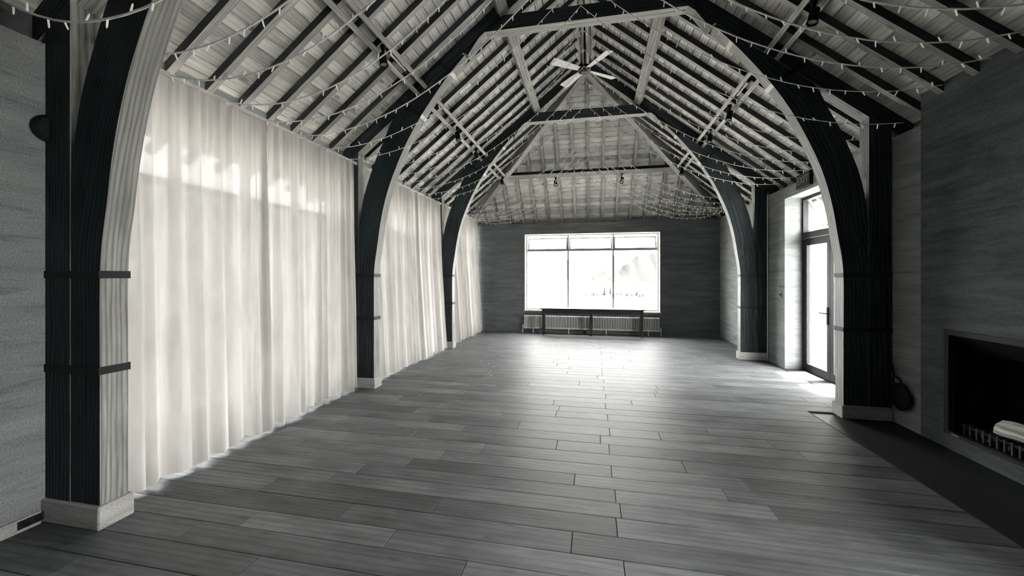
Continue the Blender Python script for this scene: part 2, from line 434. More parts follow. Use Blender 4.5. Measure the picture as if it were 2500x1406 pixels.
# shutter-board joint in the rammed earth left of the window
raw('formwork_joint', boxv(-2.935, -2.925, YE - .008, YE + .002, .12, 3.0), BOXF, M['earth_end'], we)
wall_mesh([(XL - .3, XR + .4, YE + .22, YE + .32, WTE, 3.60)], 'trim_3', M['beam'], kind='structure')
pts = [(XL - .4, 0), (XR + .5, 0), (XR + .5, P0(3.985) + BO), (XC, ZR + BO), (XL - .4, P0(3.875) + BO)]
v, f, g = prism_y(pts, YB - .25, YB)
raw('wall_back', v, f, M['earth_back'], None, g, kind='structure')
m = MB(); m.cham(XL, XL + .022, YB, TY[0] - .03, 0, .085, .004, 1)
m.build('baseboard_left', M['concrete'], kind='structure')

# ------------------------------------------------------------------ ceiling: boards, rafters, purlins
def board(name, corners, parent, mat=None, th=.018, glen=None):
    """corners: 4 points of the underside, long edge first"""
    up = Vector((0, 0, th)); c = [Vector(p) for p in corners]
    v = c + [p + up for p in c]
    f = [(0, 1, 2, 3), (4, 5, 6, 7)] + [(k, (k + 1) % 4, (k + 1) % 4 + 4, k + 4) for k in range(4)]
    ax = (c[1] - c[0]).normalized(); bx = (c[3] - c[0]); bx = (bx - ax * bx.dot(ax)).normalized()
    g = [((p - c[0]).dot(ax), (p - c[0]).dot(bx), 0) for p in v]
    return raw(name, v, f, mat or M['board'], parent, g)
PX = .1015
def dark_sides(o, key, ax):      # broad sides get the darker material, undersides stay pale
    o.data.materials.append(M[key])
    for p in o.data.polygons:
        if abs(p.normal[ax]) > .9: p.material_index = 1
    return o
def tri_sheet(name, pts, parent):
    v = [Vector(p) for p in pts] + [Vector(p) + Vector((0, 0, .05)) for p in pts]; n = len(pts)
    f = [tuple(range(n)), tuple(range(n, 2 * n))] + [(k, (k + 1) % n, (k + 1) % n + n, k + n) for k in range(n)]
    return raw(name, v, f, M['dark'], parent)
SP = (TY[1] - TY[0]) / 9
slope_len = lambda d: d / math.cos(math.atan(K))
for sgn, nm in ((-1, 'ceiling_left'), (1, 'ceiling_right')):
    X = lambda d: XC + sgn * d
    zs = BO + .021
    ce = tri_sheet(nm, [(X(0), YB - .3, ZR + zs), (X(EAVE), YB - .3, P0(EAVE) + zs), (X(EAVE), hipY(EAVE), P0(EAVE) + zs), (X(0), YR, ZR + zs)], None)
    ce['kind'] = 'structure'
    nc = int(EAVE / PX)
    for i in range(nc):
        d0, d1 = i * PX + .0052, (i + 1) * PX - .0052
        j1 = random.choice((TY[0] + .08, TY[0] + .08 - 2 * SP, TY[0] + .08 + 3 * SP)); j2 = TY[1] + .08 + random.choice((0, 0, 2 * SP, -3 * SP))
        for (ya, yb) in ((YB, j1), (j1, j2), (j2, None)):
            e0 = yb - .002 if yb else hipY(d0); e1 = yb - .002 if yb else hipY(d1)
            board('ceiling_board', [(X(d0), ya, P0(d0) + BO), (X(d0), e0, P0(d0) + BO), (X(d1), e1, P0(d1) + BO), (X(d1), ya, P0(d1) + BO)], ce)
    un = Vector((sgn * K, 0, 1)).normalized()       # up, normal to the slope
    hn = (BO - RO) * un.z                            # rafter depth
    def slope_beam(name, da, db, ya, yb, w, off, depth, mat):
        n = un * (off * un.z + depth / 2)
        mm = MB(); mm.beam(Vector((X(da), ya, P0(da))) + n, Vector((X(db), yb, P0(db))) + n, w, depth, un)
        return mm.build(name, mat, ce)
    k = -16
    while True:
        yy = TY[0] + TT / 2 + k * SP; k += 1
        if yy > hipY(EAVE) - .15: break
        if any(abs(yy - (t + TT / 2)) < .05 for t in TY): continue
        dtop = .07 if yy < YR else (yy - YR) * KH / K + .09
        dark_sides(slope_beam('rafter', dtop, EAVE - .02, yy, yy, .065, RO, hn, M['rafter']), 'rafter_side', 1)
    # upper purlins and the paired lower purlins, bay by bay
    spans = ((YB, TY[0]), (TY[0] + TT, TY[1]), (TY[1] + TT, TY[2]))
    for a, b in spans:
        slope_beam('upper_purlin', 1.03, 1.03, a, b, .14, 0, RO * un.z, M['beam'])
    for a, b in spans + ((TY[2] + TT, hipY(2.235) - .04),):
        for dd in (-.058, .058):
            slope_beam('purlin_batten', 2.235 + dd, 2.235 + dd, a, b, .055, 0, RO * un.z, M['beam'])
    # hip rafter along the fold
    a = Vector((X(.06), hipY(.06), P0(.06) + .09)); b = Vector((X(EAVE - .1), hipY(EAVE - .1), P0(EAVE - .1) + .09))
    mm = MB(); mm.beam(a, b, .135, .26); mm.build('hip_rafter', M['beam'], ce)
    if sgn == -1:
        for dx in (-.036, .036):
            mm = MB(); mm.box(XC + dx - .024, XC + dx + .024, YB, YR - .02, ZR + .04, ZR + .27, 1); mm.build('ridge_beam', M['beam'], ce)
ch = tri_sheet('ceiling_hip', [(XC, YR, ZR + BO + .021), (XC - EAVE, hipY(EAVE), P0(EAVE) + BO + .021), (XC + EAVE, hipY(EAVE), P0(EAVE) + BO + .021)], None)
ch['kind'] = 'structure'
PY = .0945
y = YR
while y < hipY(EAVE) - PY:
    ya, yb = y + .0048, y + PY - .0048
    da, db = max((ya - YR) * KH / K, .003), (yb - YR) * KH / K
    board('ceiling_board', [(XC - da, ya, PH(ya) + BO), (XC + da, ya, PH(ya) + BO), (XC + db, yb, PH(yb) + BO), (XC - db, yb, PH(yb) + BO)], ch)
    y += PY
uh = Vector((0, KH, 1)).normalized()
for k in range(-9, 10):
    x = XC + .02 + k * .385; d = abs(x - XC)
    ya, yb = hipY(d) + .09, hipY(EAVE) - .03
    if yb - ya < .3: continue
    n = uh * (RO * uh.z + (BO - RO) * uh.z / 2)
    mm = MB(); mm.beam(Vector((x, ya, PH(ya))) + n, Vector((x, yb, PH(yb))) + n, .065, (BO - RO) * uh.z, uh); dark_sides(mm.build('jack_rafter', M['rafter'], ch), 'rafter_side', 0)
yp = hipY(2.235)
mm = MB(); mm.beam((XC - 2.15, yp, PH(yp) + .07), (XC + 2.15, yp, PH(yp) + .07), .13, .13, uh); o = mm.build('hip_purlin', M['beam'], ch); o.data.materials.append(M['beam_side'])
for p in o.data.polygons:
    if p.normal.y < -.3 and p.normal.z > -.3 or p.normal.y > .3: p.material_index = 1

# ------------------------------------------------------------------ trusses
PAIR = [((3.0, .15), (3.25, .15)), ((3.0, .6), (3.25, .6)), ((3.0, 1.1), (3.25, 1.1)), ((3.0, 1.6), (3.25, 1.6)), ((2.985, 1.85), (3.25, 1.9)),
        ((2.945, 2.1), (3.248, 2.2)), ((2.90, 2.4), (3.225, 2.5)), ((2.84, 2.68), (3.16, 2.83)), ((2.76, 2.95), (3.07, 3.10)),
        ((2.66, 3.2), (2.955, 3.39)), ((2.56, 3.42), (2.85, 3.60)), ((2.44, 3.65), (2.70, 3.914)), ((2.26, 3.94), (2.47, 4.096)),
        ((2.06, 4.21), (2.24, 4.278)), ((1.91, 4.40), (2.04, 4.436)), ((1.76, 4.57), (1.85, 4.587)), ((1.61, 4.73), (1.64, 4.753))]
def catmull(p, n):
    out = []
    for i in range(len(p) - 1):
        a, b, c, d = [Vector(p[min(max(j, 0), len(p) - 1)]) for j in (i - 1, i, i + 1, i + 2)]
        for k in range(n):
            t = k / n
            out.append(.5 * ((2 * b) + (-a + c) * t + (2 * a - 5 * b + 4 * c - d) * t * t + (-a + 3 * b - 3 * c + d) * t ** 3))
    out.append(Vector(p[-1]))
    return out
SOF = catmull([p[0] for p in PAIR], 3); OUT = catmull([p[1] for p in PAIR], 3)
def make_truss(y0, label):
    y1 = y0 + TT
    t = empty('timber_truss', (XC, y0 + TT / 2, 0), label=label, cat='truss', group='curved timber roof trusses')
    for s in (-1, 1):
        X = lambda d: XC + s * d
        # arch brace
        m = MB(); v = []; g = []; f = []; run = 0
        for i, (a, b) in enumerate(zip(SOF, OUT)):
            if i: run += (a - SOF[i - 1]).length
            w = (b - a).length
            for (p, q) in ((a, 0), (b, w)):
                for yy in (y0 + .002, y1 - .002):
                    v.append((X(p.x), yy, p.y)); g.append((run, q, yy - y0))
        n = len(SOF)
        for i in range(n - 1):
            a, b = i * 4, i * 4 + 4
            f += [(a, a + 2, b + 2, b), (a + 1, b + 1, b + 3, a + 3), (a, b, b + 1, a + 1), (a + 2, a + 3, b + 3, b + 2)]
        f += [(0, 1, 3, 2), (n * 4 - 4, n * 4 - 2, n * 4 - 1, n * 4 - 3)]
        m.add(v, f, g); smooth_by_angle(m.build('arch_brace', M['beam'], t))
        # upright post
        m = MB(); m.add(*prism_y([(X(3.254), .15), (X(3.475), .15), (X(3.475), P0(3.475)), (X(3.254), P0(3.254))], y0, y1)); m.build('post', M['beam'], t)
        # principal rafter
        e = EAVE - .02
        m = MB(); m.add(*prism_y([(X(.065), P0(.065) + .01), (X(e), P0(e)), (X(e), P0(e) + BO - .003), (X(.065), P0(.065) + BO - .003)], y0, y1, (s, -K))); m.build('principal_rafter', M['beam'], t)
        # end block between collar and brace
        m = MB(); m.add(*prism_y([(X(1.25), P0(1.25) + .01), (X(1.345), 5.02), (X(1.56), 4.725), (X(1.625), P0(1.625) + .005)], y0 - .004, y1 + .004, (s, -1.2))); m.build('packing_block', M['beam'], t)
        # plinth and wrap-round straps
        m = MB(); a, b = sorted((X(2.975), X(3.478))); m.cham(a, b, y0 - .022, y1 + .022, 0, .152, .008); m.build('plinth', M['concrete'], t)
        for z in (1.005, 1.635):
            a, b = sorted((X(2.992), X(3.478))); m = MB()
            m.box(a, b, y0 - .008, y0, z, z + .05); m.box(a, b, y1, y1 + .008, z, z + .05)
            a, b = sorted((X(2.992), X(3.0))); m.box(a, b, y0, y1, z, z + .05); m.build('strap', M['steel'], t)
        for dd in (1.82, 2.245):
            i = min(range(n), key=lambda q: abs(SOF[q].x - dd)); p = SOF[i]
            tg = (SOF[min(i + 1, n - 1)] - SOF[i - 1]).normalized(); nr = Vector((-tg.y, tg.x))
            if nr.y < 0: nr = -nr
            L = (P0(p.x) + BO - p.y) / (nr.y + K * nr.x) - .01
            st = None
            for (ya, yb) in ((y0 - .006, y0 + .001), (y1 - .001, y1 + .006)):
                c = [p + tg * .028, p - tg * .028, p - tg * .028 + nr * L, p + tg * .028 + nr * L]
                m = MB(); m.add(*prism_y([(X(q.x), q.y) for q in c], ya, yb)); o = m.build('strap', M['steel'], t)
                st = st or o
            c = [p + tg * .028 - nr * .008, p - tg * .028 - nr * .008, p - tg * .028, p + tg * .028]
            m = MB(); m.add(*prism_y([(X(q.x), q.y) for q in c], y0 - .006, y1 + .006)); m.build('strap_plate', M['plate'], st)
    for ya, yb in ((y0, y0 + TT / 2 - .002), (y0 + TT / 2 + .002, y1)):
        m = MB(); m.add(*prism_y([(XC - 1.345, 5.02), (XC + 1.345, 5.02), (XC + 1.10, 5.215), (XC - 1.10, 5.215)], ya, yb, (1, 0))); m.build('collar_beam', M['beam'], t)
    # the broad sides of the timbers use the darker material, edges stay pale
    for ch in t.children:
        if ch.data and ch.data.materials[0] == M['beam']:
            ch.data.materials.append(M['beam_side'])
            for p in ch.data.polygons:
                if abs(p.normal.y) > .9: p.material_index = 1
    return t
for yy, lb in zip(TY, ('curved timber truss nearest the viewer, its post beside the bare earth wall',
                       'curved timber truss in the middle, with its collar beam before the ceiling fan',
                       'curved timber truss farthest from the viewer, where the ridge ends')):
    make_truss(yy, lb)

# ------------------------------------------------------------------ glazing
def pane(parent, x0, x1, y0, y1, z0, z1, mat): return raw('pane', boxv(x0, x1, y0, y1, z0, z1), BOXF, mat, parent)
# end window over the lake
w1 = empty('window_1', ((WX0 + WX1) / 2, YE + .2, WZ0), kind='structure')
yf0, yf1 = YE + .19, YE + .26
m = MB(); m.box(WX0, WX0 + .05, yf0, yf1, WZ0, WZ1); m.box(WX1 - .05, WX1, yf0, yf1, WZ0, WZ1)
m.box(WX0 + .05, WX1 - .05, yf0, yf1, WZ1 - .045, WZ1); m.box(WX0 + .05, WX1 - .05, yf0, yf1, WZ0, WZ0 + .05); m.build('window_frame', M['frame_light'], w1)
m = MB(); m.box(WX0 - .02, WX1 + .02, YE - .03, YE + .19, WZ0 - .03, WZ0 + .004); m.build('window_sill', M['frame_light'], w1)
m = MB()
for (a, b, c, d) in ((WX0 - .0, WX0 + .012, WZ0, WZ1), (WX1 - .012, WX1, WZ0, WZ1)): m.box(a, b, YE - .004, yf0, c, d)
m.box(WX0, WX1, YE - .004, yf0, WZ1 - .012, WZ1); m.build('window_lining', M['frame_light'], w1)
MX = (-.731, .555); TZ = 2.41
for x in MX:
    m = MB(); m.box(x - .024, x + .024, yf0 + .005, yf1, WZ0 + .05, WZ1 - .045); m.build('mullion', M['frame_glare'], w1)
xs = (WX0 + .05, MX[0] - .02, MX[0] + .02, MX[1] - .02, MX[1] + .02, WX1 - .05)
for k in range(3):
    a, b = xs[2 * k], xs[2 * k + 1]
    m = MB(); m.box(a, b, yf0 + .005, yf1, TZ - .026, TZ + .026); m.build('transom', M['frame_glare'], w1)
    pane(w1, a, b, yf0 + .03, yf0 + .036, WZ0 + .05, TZ - .022, M['glass'])
    # hopper sash leaning outward at the top
    tl = math.radians(22); hh = .36; q0 = Vector((0, yf1 - .01, TZ + .03)); dr = Vector((0, math.sin(tl), math.cos(tl))); nn_ = Vector((0, math.cos(tl), -math.sin(tl)))
    sash = MB(); z = lambda x, t: (x, q0.y + dr.y * t, q0.z + dr.z * t)
    a2, b2 = a + .012, b - .012
    for (p, q) in ((z(a2, 0), z(b2, 0)), (z(a2, hh), z(b2, hh)), (z(a2 + .012, 0), z(a2 + .012, hh)), (z(b2 - .012, 0), z(b2 - .012, hh))):
        sash.beam(p, q, .034, .036, nn_ if p[0] != q[0] else (1, 0, 0))
    so = sash.build('hopper_sash', M['frame_glare'], w1)
    g = MB(); g.beam(z((a2 + b2) / 2, .01), z((a2 + b2) / 2, hh - .01), b2 - a2 - .03, .005, nn_); g.build('pane', M['glass'], so)
    for xx in (a + .03, b - .03):
        st = MB(); st.tube([(xx, yf0 + .01, TZ + .02), z(xx, hh * .75)], .005, 6); st.build('stay_arm', M['frame_dark'], so)
# side glazing behind the curtains
for n, (a, b) in enumerate(bays):
    a += .005 if n else .0
    wn = empty('window_%d' % (n + 2), (XL - .15, (a + b) / 2, 0), kind='structure')
    x0, x1 = XL - .20, XL - .13
    m = MB(); m.box(x0, x1, a, a + .06, 0, 3.06); m.box(x0, x1, b - .06, b, 0, 3.06); m.box(x0, x1, a + .06, b - .06, 2.99, 3.06)
    m.box(x0, x1, a + .06, b - .06, 0, .28); m.box(x0, x1, a + .06, b - .06, 2.47, 2.53); m.build('window_frame', M['frame_dark'], wn)
    npan = 4; st = (b - a - .12) / npan
    for k in range(npan):
        ya = a + .06 + k * st; yb = ya + st
        if k: m = MB(); m.box(x0, x1, ya - .035, ya + .035, .28, 2.99); m.build('mullion', M['frame_dark'], wn)
        e0 = .035 if k else 0; e1 = .035 if k < npan - 1 else 0
        pane(wn, x0 + .03, x0 + .036, ya + e0, yb - e1, .28, 2.47, M['glass_low'])
        pane(wn, x0 + .03, x0 + .036, ya + e0, yb - e1, 2.53, 2.99, M['glass'])
# garden doors
DX0, DX1 = 3.60, 3.68
d1 = empty('door_1', (DX0 + .04, (DY0 + DY1) / 2, 0), kind='structure')
m = MB(); m.box(DX0, DX1, DY0, DY0 + .05, 0, DZ); m.box(DX0, DX1, DY1 - .05, DY1, 0, DZ); m.box(DX0, DX1, DY0 + .05, DY1 - .05, DZ - .05, DZ)
m.box(DX0, DX1, DY0 + .05, DY1 - .05, 2.31, 2.41); m.build('door_frame', M['frame_dark'], d1)
m = MB(); m.box(XR - .05, DX1 + .12, DY0, DY1, -.03, .006); m.build('threshold', M['frame_dark'], d1)
mid = 7.05
for (a, b, hy) in ((mid + .004, DY1 - .052, mid + .06), (DY0 + .052, mid - .004, mid - .06)):
    m = MB(); x0, x1 = DX0 + .012, DX1 - .012
    m.box(x0, x1, a, a + .085, .01, 2.30); m.box(x0, x1, b - .085, b, .01, 2.30); m.box(x0, x1, a + .085, b - .085, .01, .14); m.box(x0, x1, a + .085, b - .085, 2.18, 2.30)
    lf = m.build('door_leaf', M['frame_dark'], d1)
    pane(lf, x0 + .02, x0 + .026, a + .085, b - .085, .14, 2.18, M['glass'])
    if a > mid:
        h = MB(); h.box(x0 - .012, x0, hy - .02, hy + .02, .88, 1.16); h.tube([(x0 - .012, hy, 1.06), (x0 - .055, hy, 1.06), (x0 - .055, hy + .13, 1.06)], .010, 8); h.build('handle', M['black'], lf)
tr = MB(); tl = math.radians(28); hh = .52
sx = DX1 - .01
def zt(yy, t): return (sx + math.sin(tl) * t, yy, 2.985 - math.cos(tl) * t)
ya, yb = DY0 + .07, DY1 - .07
for p, q, u in ((zt(ya, 0), zt(yb, 0), (1, 0, 0)), (zt(ya, hh), zt(yb, hh), (1, 0, 0)), (zt(ya, 0), zt(ya, hh), (0, 1, 0)), (zt(yb, 0), zt(yb, hh), (0, 1, 0))): tr.beam(p, q, .035, .04, u)
so = tr.build('awning_sash', M['frame_light'], d1)
g = MB(); g.add([zt(ya, .02), zt(yb, .02), zt(yb, hh - .02), zt(ya, hh - .02)] + [tuple(Vector(zt(q, t)) + Vector((.004, 0, .002))) for q, t in ((ya, .02), (yb, .02), (yb, hh - .02), (ya, hh - .02))], [(0, 1, 2, 3), (4, 5, 6, 7)] + [(k, (k + 1) % 4, (k + 1) % 4 + 4, k + 4) for k in range(4)]); g.build('pane', M['glass'], so)
for yy in (DY1 - .09, DY0 + .09):
    g = MB(); g.tube([(DX1 - .03, yy, 2.43), zt(yy, hh - .03)], .008, 6); g.build('stay_arm', M['frame_dark'], so)

d2 = copy_tree(d1, (.10, NY0 - DY0, 0)); d2.name = 'door_2'


# ------------------------------------------------------------------ curtains and rails
def curtain(label, ya, yb, seed, zbot=.05, end_wrap=None, amp=.055, nf=None, flare=0.0):
    r = random.Random(seed); L = yb - ya; nf = nf or max(5, int(L / .17))
    nu, nv = nf * 12, 26
    ph = [r.uniform(0, 6.28) for _ in range(8)]
    warp = [r.uniform(-.35, .35) for _ in range(nf + 2)]; ampv = [r.uniform(.45, 1.25) for _ in range(nf + 2)]
    v = []; g = []
    for j in range(nv + 1):
        t = j / nv; z = 3.302 - t * (3.302 - zbot)
        for i in range(nu + 1):
            u = i / nu; q = u * nf; k = int(q); fr = q - k
            fr = fr * fr * (3 - 2 * fr)
            wq = q + (warp[k] * (1 - fr) + warp[min(k + 1, nf + 1)] * fr)
            am = amp * (ampv[k] * (1 - fr) + ampv[min(k + 1, nf + 1)] * fr)
            a1 = .35 + .75 * min(1, t * 1.6)
            x = -3.43 + am * a1 * math.sin(2 * math.pi * wq + ph[0] + .5 * math.sin(2.0 * t + ph[1])) \
                + .25 * am * math.sin(4.7 * math.pi * wq + ph[2] + 1.5 * t) + .012 * (1 - t) ** 3 * math.sin(2 * math.pi * q * 3.0) + .10 * t * t * flare \
                + .02 * t * math.sin(3 * u * 3.14 + ph[3])
            yy = ya + L * u + am * .35 * t * math.cos(2 * math.pi * wq + ph[4])
            zz = z + (t ** 8) * (.02 * math.sin(2 * math.pi * wq * .5 + ph[5]) + .012 * math.sin(2 * math.pi * wq + ph[6]))
            if j == 0: zz += .008 * math.sin(2 * math.pi * q * 2.0)
            if end_wrap and u > .90:
                e = (u - .90) / .10
                x += end_wrap * e * e
            v.append((x, yy, zz)); g.append((L * u * 1.3, z, seed * 3.7))
    f = [(j * (nu + 1) + i, j * (nu + 1) + i + 1, (j + 1) * (nu + 1) + i + 1, (j + 1) * (nu + 1) + i) for j in range(nv) for i in range(nu)]
    o = raw('curtain', v, f, M['cloth'], None, g, True)
    return tag(o, label, 'curtain', 'white curtains along the glazed side')
curtain('wide white sheer curtain directly behind the post of the nearest truss', 2.16, 3.60, 3, .035, None, .05, 8, .6)
curtain('white sheer curtain ending against the middle truss post, beyond the narrow gap', 3.575, 5.272, 5, .035, -.06, .045, 11, .3)
curtain('white sheer curtain hanging just beyond the middle truss post', 5.46, 7.30, 8, .035, None, .06, 11, 1.0)
curtain('white sheer curtain ending against the farthest truss post', 7.25, 8.567, 12, .04, -.05, .06, 9, 1.4)
curtain('white sheer curtain in the last bay beside the end wall', 8.76, 11.50, 15, .035, None, .065, 16, 1.4)
for (a, b), lb in zip(bays, ('thin white curtain rail over the pair of nearest curtains', 'thin white curtain rail between the middle and farthest trusses', 'thin white curtain rail running to the end wall')):
    m = MB(); m.box(-3.445, -3.415, a, b - .01, 3.29, 3.325)
    t = empty('curtain_rail', (-3.43, (a + b) / 2, 3.29), label=lb, cat='curtain rail', group='curtain rails')
    m.build('rail', M['white'], t)
    for k in range(4):
        yy = a + .15 + (b - a - .3) * k / 3
        m = MB(); m.box(-3.67, -3.41, yy - .012, yy + .012, 3.325, 3.34); m.build('bracket', M['white'], t)

# ------------------------------------------------------------------ string lights
def strand_pts(y, zc, yc=None, sag=.47, zl=3.32, yl=None, n=26):
    out = []
    for s in (-1, 1):
        end = Vector((-3.47 if s < 0 else XR - .02, y, zl if s < 0 or y > 4.88 else 3.5)); ctr = Vector((XC, y if yc is None else yc, zc)); half = []
        for i in range(n + 1):
            t = i / n; p = end.lerp(ctr, t); p.z -= 4 * sag * t * (1 - t) * (1 + .12 * (.5 - t)); half.append(p)
        out += half if s < 0 else half[::-1][1:]
    return out
ORD = ('first', 'second', 'third', 'fourth', 'fifth', 'sixth', 'seventh', 'eighth', 'ninth', 'tenth', 'eleventh', 'twelfth', 'thirteenth', 'fourteenth',
       'fifteenth', 'sixteenth', 'seventeenth', 'eighteenth', 'nineteenth', 'twentieth', 'twenty-first', 'twenty-second', 'twenty-third', 'twenty-fourth')
def bulb_geo(p, d):
    m = MB(); m.lathe(p, d, [(-.002, .004), (.016, .0055), (.018, .0048), (.04, .0048), (.05, .002)], 6); return m
bulb_meshes = []
rb = random.Random(99)
for k in range(6):
    d = Vector((rb.uniform(-.5, .5), rb.uniform(-.5, .5), -1 if k else .8)).normalized()
    o = bulb_geo((0, 0, 0), d).build('bulb_shape', M['bulb'], origin=(0, 0, 0)); bulb_meshes.append(o.data); C.objects.unlink(o); bpy.data.objects.remove(o)
specs = []
y = 1.66
while y < 8.5:
    sg = {0: .95, 1: .78, 2: .70, 3: .64, 4: .60, 5: .52, 6: .47}.get(len(specs), .46)
    specs.append((y, 5.07, None, sg, None)); y += .49
for k in range(7):
    t = (k + 1) / 7
    specs.append((8.6 + 2.55 * t, 5.05 - .72 * t, 8.7 + 1.72 * t, .60 - .04 * t, None))
for k, (yy, zc, yc, sag, _) in enumerate(specs):
    pts = strand_pts(yy, zc, yc, sag + random.uniform(-.03, .03))
    t = empty('string_light', (XC, yy, 3.3), label='%s strand of white string lights counting from the viewer down the hall' % ORD[k], cat='string light', group='string lights swagged from eave to ridge')
    m = MB(); m.tube([p + Vector((random.uniform(-.002, .002), 0, random.uniform(-.002, .002))) for p in pts], .0064 if k < 6 else .0046, 5); m.build('cable', M['wire'], t)
    # bulbs along the run
    run = 0; nxt = .06; joined = MB()
    for a, b in zip(pts, pts[1:]):
        L = (b - a).length
        while run + L > nxt:
            p = a.lerp(b, (nxt - run) / L); nxt += random.uniform(.12, .17)
            j = random.randrange(6)
            if k < 6:
                o = bpy.data.objects.new('bulb', bulb_meshes[j]); C.objects.link(o); o.parent = t; o.location = p - t.location; o.rotation_euler = (0, 0, random.uniform(0, 6.28))
            else:
                d = Vector((random.uniform(-.5, .5), random.uniform(-.5, .5), -1 if j else .8)).normalized()
                q = bulb_geo(p, d); joined.add(q.v, q.f)
        run += L
    if k >= 6: joined.build('bulb_run', M['bulb'], t, kind='stuff')
m = MB(); m.tube([(XC, 1.0, 5.08), (XC, 5.2, 5.075), (XC, 8.6, 5.055), (XC, 10.42, 4.34)], .003, 5)
m.build('support_wire', M['black'], label='thin dark wire along the hall carrying the string lights at mid span', cat='wire')

# ------------------------------------------------------------------ ceiling fan
fy, fz = 7.0, 5.17
t = empty('ceiling_fan', (XC, fy, fz), label='four-blade ceiling fan on a long rod below the ridge', cat='ceiling fan')
m = MB(); m.tube([(XC, fy, fz + .12), (XC, fy, ZR + .06)], .014, 10); m.build('down_rod', M['black'], t)
m = MB(); m.lathe((XC, fy, ZR - .06), (0, 0, 1), [(0, .02), (.02, .06), (.1, .07)], 16); m.build('canopy_cap', M['black'], t, True)
m = MB(); m.lathe((XC, fy, fz), (0, 0, 1), [(0, .02), (.008, .06), (.03, .105), (.07, .122), (.12, .105), (.15, .05), (.17, .02)], 24); m.build('motor_housing', M['steel'], t, True)
for k in range(4):
    a = math.radians(38 + 90 * k); ca, sa = math.cos(a), math.sin(a); v = []
    for (r, w) in ((.09, .045), (.16, .05), (.30, .06), (.60, .075), (.66, .07)):
        for s in (-1, 1):
            for dz in (0, .008):
                x, y = r * ca - s * w * sa, r * sa + s * w * ca
                v.append((XC + x, fy + y, fz + .055 + s * w * .22 + dz))
    f = []
    for i in range(4):
        q = i * 4; f += [(q, q + 2, q + 6, q + 4), (q + 1, q + 5, q + 7, q + 3), (q, q + 4, q + 5, q + 1), (q + 2, q + 3, q + 7, q + 6)]
    f += [(0, 1, 3, 2), (16, 18, 19, 17)]
    raw('blade', v, f, M['frame_light'], t)

# ------------------------------------------------------------------ spotlights on the purlins
def spot(loc, aim, label):
    t = empty('spotlight', loc, label=label, cat='spotlight', group='black spotlights on the purlins')
    p = Vector(loc); a = Vector(aim).normalized()
    m = MB(); m.lathe(p + Vector((0, 0, .04)), (0, 0, -1), [(0, .03), (.03, .035), (.06, .02), (.10, .012)], 12); m.build('mount', M['black'], t)
    m = MB(); m.lathe(p - Vector((0, 0, .12)) - a * .07, a, [(0, .028), (.01, .042), (.12, .045), (.15, .052), (.152, .044), (.13, .035)], 16); m.build('lamp_head', M['black'], t, True)
    m = MB(); m.lathe(p - Vector((0, 0, .12)) + a * .062, a, [(0, .034), (.004, .034)], 12); m.build('lens', M['grey_plate'], t)
for s, nm, ys in ((-1, 'curtain side', (4.20, 6.77, 7.94, 10.3)), (1, 'door side', (4.33, 6.75, 7.80, 10.15))):
    where = ('nearer than the middle truss', 'first beyond the middle truss', 'second beyond the middle truss', 'beyond the farthest truss')
    for yy, wv in zip(ys, where):
        spot((XC + s * 2.235, yy, P0(2.235) + .0), (-s * .25, -.1, -1), 'black spotlight on the %s purlin, %s' % (nm, wv))
for x, lb in ((-.98, 'nearer the curtains'), (.71, 'nearer the doors')):
    spot((x, yp - .06, PH(yp) - .06), (.15 if x < 0 else -.15, -.45, -1), 'black spotlight under the end purlin, %s' % lb)
for s, yy, lb in ((1, 6.2, 'bare tube lamp in the door side purlin beyond the middle truss'), (1, 4.0, 'bare tube lamp in the door side purlin before the middle truss'), (-1, 4.55, 'bare tube lamp in the curtain side purlin before the middle truss')):
    t = empty('tube_lamp', (XC + s * 2.235, yy, P0(2.235) + .03), label=lb, cat='lamp', group='slim tube lamps between purlin battens')
    m = MB(); m.tube([(XC + s * 2.235, yy - .22, P0(2.235) + .035), (XC + s * 2.235, yy + .22, P0(2.235) + .035)], .012, 8); m.build('tube', M['white'], t)
    for e in (-.23, .23):
        m = MB(); m.box(XC + s * 2.235 - .018, XC + s * 2.235 + .018, yy + e - .02, yy + e + .02, P0(2.235) + .02, P0(2.235) + .08); m.build('end_cap', M['black'], t)

# ------------------------------------------------------------------ table and radiator below the end window
t = empty('console_table', (-.07, 11.22, 0), label='long narrow dark wooden table standing before the radiator', cat='table')
TX0, TX1, TY0, TY1 = -1.385, 1.275, 11.09, 11.36
m = MB(); m.cham(TX0 - .085, TX1 + .07, TY0 - .05, TY1 + .03, .725, .752, .005); m.build('table_top', M['table'], t)
m = MB(); m.box(TX0, TX1, TY0 + .005, TY0 + .03, .60, .725); m.build('apron', M['table'], t)
m = MB(); m.box(TX0, TX1, TY1 - .03, TY1 - .005, .60, .725); m.build('apron', M['table'], t)
for x in (TX0 + .01, TX1 - .035):
    m = MB(); m.box(x, x + .025, TY0 + .03, TY1 - .03, .60, .725); m.build('apron', M['table'], t)
for x in (TX0, (TX0 + TX1) / 2 - .01, TX1):
    for yy in (TY0 + .03, TY1 - .03):
        m = MB(); q = .036; q2 = .026
        v = [(x + a * q2, yy + b * q2, 0) for a, b in ((-1, -1), (1, -1), (1, 1), (-1, 1))] + [(x + a * q, yy + b * q, .60) for a, b in ((-1, -1), (1, -1), (1, 1), (-1, 1))] + [(x + a * q, yy + b * q, .725) for a, b in ((-1, -1), (1, -1), (1, 1), (-1, 1))]
        f = [(0, 1, 2, 3), (8, 9, 10, 11)] + [(k + o, (k + 1) % 4 + o, (k + 1) % 4 + o + 4, k + o + 4) for o in (0, 4) for k in range(4)]
        m.add(v, f); m.build('leg', M['table'], t)
t = empty('column_radiator', (-.11, 11.46, 0), label='long low white column radiator under the end window', cat='radiator')
m = MB()
